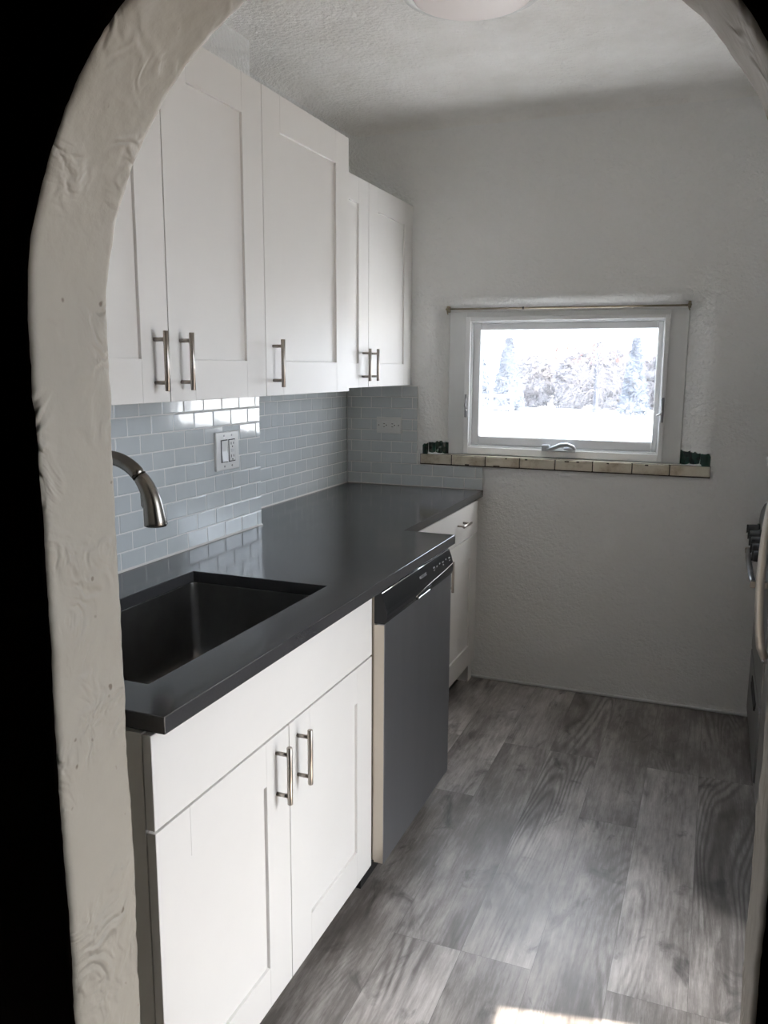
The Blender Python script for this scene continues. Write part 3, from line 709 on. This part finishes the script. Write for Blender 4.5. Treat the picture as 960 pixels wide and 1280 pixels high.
# ------------------------------------------------------------------ glazed back door on the right (out of the picture, lets the day in)
d0 = thing('door_1', 'white glazed back door in the right wall', 'door', (XR + .05, .56, 0)); d0['kind'] = 'structure'
b = B(); GY0, GY1, GZ0, GZ1 = .18, .935, .16, 1.945
box(b, XR + .04, XR + .08, DY0, GY0, 0.005, DZ); box(b, XR + .04, XR + .08, GY1, DY1, 0.005, DZ); box(b, XR + .04, XR + .08, GY0, GY1, 0.005, GZ0); box(b, XR + .04, XR + .08, GY0, GY1, GZ1, DZ)
obj('door_leaf', b, M['cab'], d0)
b = B(); box(b, XR + .058, XR + .062, GY0, GY1, GZ0, GZ1); obj('glass', b, M['clear'], d0)
b = B(); tube(b, [(XR + .04, GY0 - .03, 1.0), (XR - .01, GY0 - .03, 1.0)], .012, 14); obj('door_knob', b, M['steel'], d0)

# ------------------------------------------------------------------ outdoors
ZG = -.60
b = B(); box(b, -60, 60, L + .5, 120, ZG - .2, ZG); struct('ground_snow', b, M['snow'], 'snow-covered ground outside the window', 'ground')
M['added_ground'] = mottled(mat('dark_added_ground', (.1, .09, .08), .8), (.08, .07, .065), (.13, .115, .10), 6)  # unseen dark ground, added to lessen light bouncing up through the door
b = B(); box(b, XR + .17, 14, -8, L + .45, ZG - .1, -.12); struct('ground_added', b, M['added_ground'], 'unseen dark ground added outside the back door to cut upward light', 'added_ground')
def twig_tree(name, label, x, y, h, spread, mtrunk, droop, seed, leaves=0):
    rnd = random.Random(seed)
    t = thing(name, label, 'tree', (x, y, ZG))
    b = B(); n = 8; tr = [(x + .12 * h * .1 * math.sin(k), y, ZG + h * k / n) for k in range(n + 1)]
    tube(b, tr, [.045 * h * (1 - .8 * k / n) for k in range(n + 1)], 10); obj('trunk', b, mtrunk, t)
    b = B()
    for k in range(70):
        s = rnd.uniform(.25, 1); a = rnd.uniform(0, 2 * PI); l = spread * rnd.uniform(.4, 1) * (1.1 - .6 * s)
        p = Vector((x, y, ZG + h * s)); pts = [tuple(p)]
        for q in range(1, 6):
            u_ = q / 5; pts.append((p.x + math.cos(a) * l * u_, p.y + math.sin(a) * l * u_, p.z + .35 * l * u_ * (1 - u_) * 2 - droop * l * u_ * u_ + rnd.uniform(-.04, .04)))
        tube(b, pts, [.030 * (1 - .7 * q / 5) for q in range(6)], 5)
    obj('branches', b, M['brush'], t)
    if leaves:
        b = B()
        for k in range(leaves):
            a = rnd.uniform(0, 2 * PI); rr2 = rnd.uniform(.2, .8) * spread; z = ZG + h * rnd.uniform(.7, 1.0)
            c = Vector((x + rr2 * math.cos(a), y + rr2 * math.sin(a), z)); s = rnd.uniform(.09, .18)
            u1 = Vector((rnd.uniform(-1, 1), rnd.uniform(-1, 1), rnd.uniform(-1, 1))).normalized(); u2 = u1.orthogonal().normalized()
            b.faces.new([b.verts.new(c + u1 * s), b.verts.new(c + u2 * s * .6), b.verts.new(c - u1 * s), b.verts.new(c - u2 * s * .6)])
        obj('dry_leaves', b, M['leaf'], t)
    return t
def bush(name, label, x, y, w, h, m, seed, group, cone=False, n=2600):
    rnd = random.Random(seed); t = thing(name, label, 'tree' if cone else 'shrub', (x, y, ZG), group)
    b = B(); tube(b, [(x, y, ZG), (x, y, ZG + h * .8)], [.07, .02], 8)
    for k in range(14):
        a = rnd.uniform(0, 2 * PI); l = rnd.uniform(.5, 1) * w * .5; tube(b, [(x, y, ZG + .1), (x + .5 * l * math.cos(a), y + .5 * l * math.sin(a), ZG + h * .5), (x + l * math.cos(a), y + l * math.sin(a), ZG + h * rnd.uniform(.6, .95))], [.03, .02, .008], 5)
    obj('stems', b, M['bark'], t)
    b = B()
    for k in range(n):
        a = rnd.uniform(0, 2 * PI); v = rnd.random(); z = h * v
        rmax = (w * .5 * (1 - v) + .1) if cone else w * .5 * math.sqrt(max(0.02, 1 - (2 * v - .8) ** 2 / 1.5))
        r2 = rmax * math.sqrt(rnd.random())
        c = Vector((x + r2 * math.cos(a), y + r2 * math.sin(a), ZG + .05 + z)); s = rnd.uniform(.09, .24)
        u1 = Vector((rnd.uniform(-1, 1), rnd.uniform(-1, 1), rnd.uniform(-.4, 1))).normalized(); u2 = u1.orthogonal().normalized()
        b.faces.new([b.verts.new(c + u1 * s), b.verts.new(c + u2 * s * .35), b.verts.new(c - u1 * s), b.verts.new(c - u2 * s * .35)])
    obj('foliage', b, m, t); return t
G = 'scrub along the snowy field'
ex_ = [(-10.6, 41, 2.4, 3.4), (-9.5, 40, 2.0, 3.0)]
bush('evergreen_tree', 'bluish evergreen at the far left of the window view', -10.4, 41, 2.6, 4.2, M['ever'], 1, None, True, 3200)
bush('evergreen_tree', 'smaller bluish evergreen right of the leftmost one outside', -8.0, 39, 1.7, 3.4, M['ever'], 2, None, True, 2600)
for i, (x, y, w, h) in enumerate([(-7.9, 44, 2.2, 2.6), (-8.5, 48, 2.4, 2.7), (-5.7, 43.5, 2.0, 2.6), (-5.7, 48.5, 2.2, 3.0), (-3.5, 43.5, 2.2, 2.9), (-3.0, 48, 2.2, 2.9), (-1.2, 44, 2.0, 2.8), (-.3, 48, 2.2, 3.0)]):
    bush('shrub', 'bare grey-brown shrub in the far hedge beyond the snow', x, y, w, h, M['brush'], 10 + i, G)
bush('evergreen_tree', 'pale bluish tree at the right side of the window view', -2.0, 38, 1.3, 3.3, M['ever'], 31, None, True, 1800)
twig_tree('bare_tree', 'bare tree with drooping branches and dry leaves outside the window', -3.96, 40, 3.3, 2.6, M['bark'], .55, 5, 70)
t = thing('rail_fence', 'weathered white rail fence in front of the evergreens outside', 'fence', (-6.9, 30, ZG))
for x in (-7.3, -6.5, -5.7):
    boxobj('post', M['rail'], t, x - .05, x + .05, 29.95, 30.05, ZG, ZG + 1.35)
for z in (.55, 1.0): boxobj('rail', M['rail'], t, -7.4, -5.6, 29.93, 29.97, ZG + z, ZG + z + .09)

# ------------------------------------------------------------------ daylight
wd = bpy.data.worlds.new('sky'); bpy.context.scene.world = wd; wd.use_nodes = True
bg = wd.node_tree.nodes['Background']; bg.inputs['Color'].default_value = (.86, .93, 1.0, 1); bg.inputs['Strength'].default_value = 1.0
SKY, GLOW = 7.6, 11.8
wn = wd.node_tree
def wnode(t, **kw):
    n = wn.nodes.new(t)
    for k, v in kw.items(): setattr(n, k, v)
    return n
tcw = wnode('ShaderNodeTexCoord'); dt = wnode('ShaderNodeVectorMath', operation='DOT_PRODUCT'); dt.inputs[1].default_value = (.553, .127, .824)
wn.links.new(tcw.outputs['Generated'], dt.inputs[0])
mxw = wnode('ShaderNodeMath', operation='MAXIMUM'); mxw.inputs[1].default_value = 0; wn.links.new(dt.outputs['Value'], mxw.inputs[0])
pww = wnode('ShaderNodeMath', operation='POWER'); pww.inputs[1].default_value = 5; wn.links.new(mxw.outputs[0], pww.inputs[0])
sc1 = wnode('ShaderNodeVectorMath', operation='SCALE'); sc1.inputs[0].default_value = (1.08 * GLOW, .96 * GLOW, .80 * GLOW); wn.links.new(pww.outputs[0], sc1.inputs['Scale'])
adw = wnode('ShaderNodeVectorMath', operation='ADD'); adw.inputs[1].default_value = (.77 * SKY, .88 * SKY, 1.02 * SKY); wn.links.new(sc1.outputs[0], adw.inputs[0])
wn.links.new(adw.outputs[0], bg.inputs['Color']); bg.inputs['Strength'].default_value = 1.0
sl = bpy.data.lights.new('sun', 'SUN'); sl.energy = 30.0; sl.angle = math.radians(.6); sl.color = (1, .91, .78)
so = bpy.data.objects.new('sun', sl); C.objects.link(so)
so.rotation_euler = Vector((-1.325, -.285, -1.945)).to_track_quat('-Z', 'Y').to_euler()
def portal(name, loc, d, sx_, sy_):
    l = bpy.data.lights.new(name, 'AREA'); l.shape = 'RECTANGLE'; l.size = sx_; l.size_y = sy_; l.cycles.is_portal = True
    o = bpy.data.objects.new(name, l); C.objects.link(o); o.location = loc; o.rotation_euler = Vector(d).to_track_quat('-Z', 'Z').to_euler()
portal('daylight_window', (.846, YW + .10, 1.40), (0, -1, 0), .80, .50)
portal('daylight_door', (XR + .10, (GY0 + GY1) / 2, (GZ0 + GZ1) / 2), (-1, 0, 0), GY1 - GY0, GZ1 - GZ0)

# ------------------------------------------------------------------ camera
cd = bpy.data.cameras.new('camera'); cam = bpy.data.objects.new('camera', cd); C.objects.link(cam)
r_ = Vector((0.92893166, 0.37020991, 0.00553201)); u_ = Vector((-0.06867917, 0.15760956, 0.98511035)); f_ = Vector((-0.36382571, 0.91548012, -0.17183422))
cam.matrix_world = Matrix(((r_.x, u_.x, -f_.x, 1.4884), (r_.y, u_.y, -f_.y, -1.0432), (r_.z, u_.z, -f_.z, 1.4732), (0, 0, 0, 1)))
cd.sensor_fit = 'VERTICAL'; cd.sensor_height = 36; cd.lens = 36 * 1036.776 / 1280; cd.clip_start = .02; cd.clip_end = 300
sc = bpy.context.scene; sc.camera = cam
sc.view_settings.view_transform = 'Standard'; sc.view_settings.look = 'None'; sc.view_settings.gamma = 1; sc.view_settings.use_curve_mapping = False
sc.view_settings.exposure = 0.12
sc.cycles.max_bounces = 14; sc.cycles.diffuse_bounces = 8; sc.cycles.glossy_bounces = 6; sc.cycles.transparent_max_bounces = 12
sc.cycles.use_denoising = True; sc.cycles.sample_clamp_indirect = 8
sc.cycles.caustics_reflective = False; sc.cycles.caustics_refractive = False
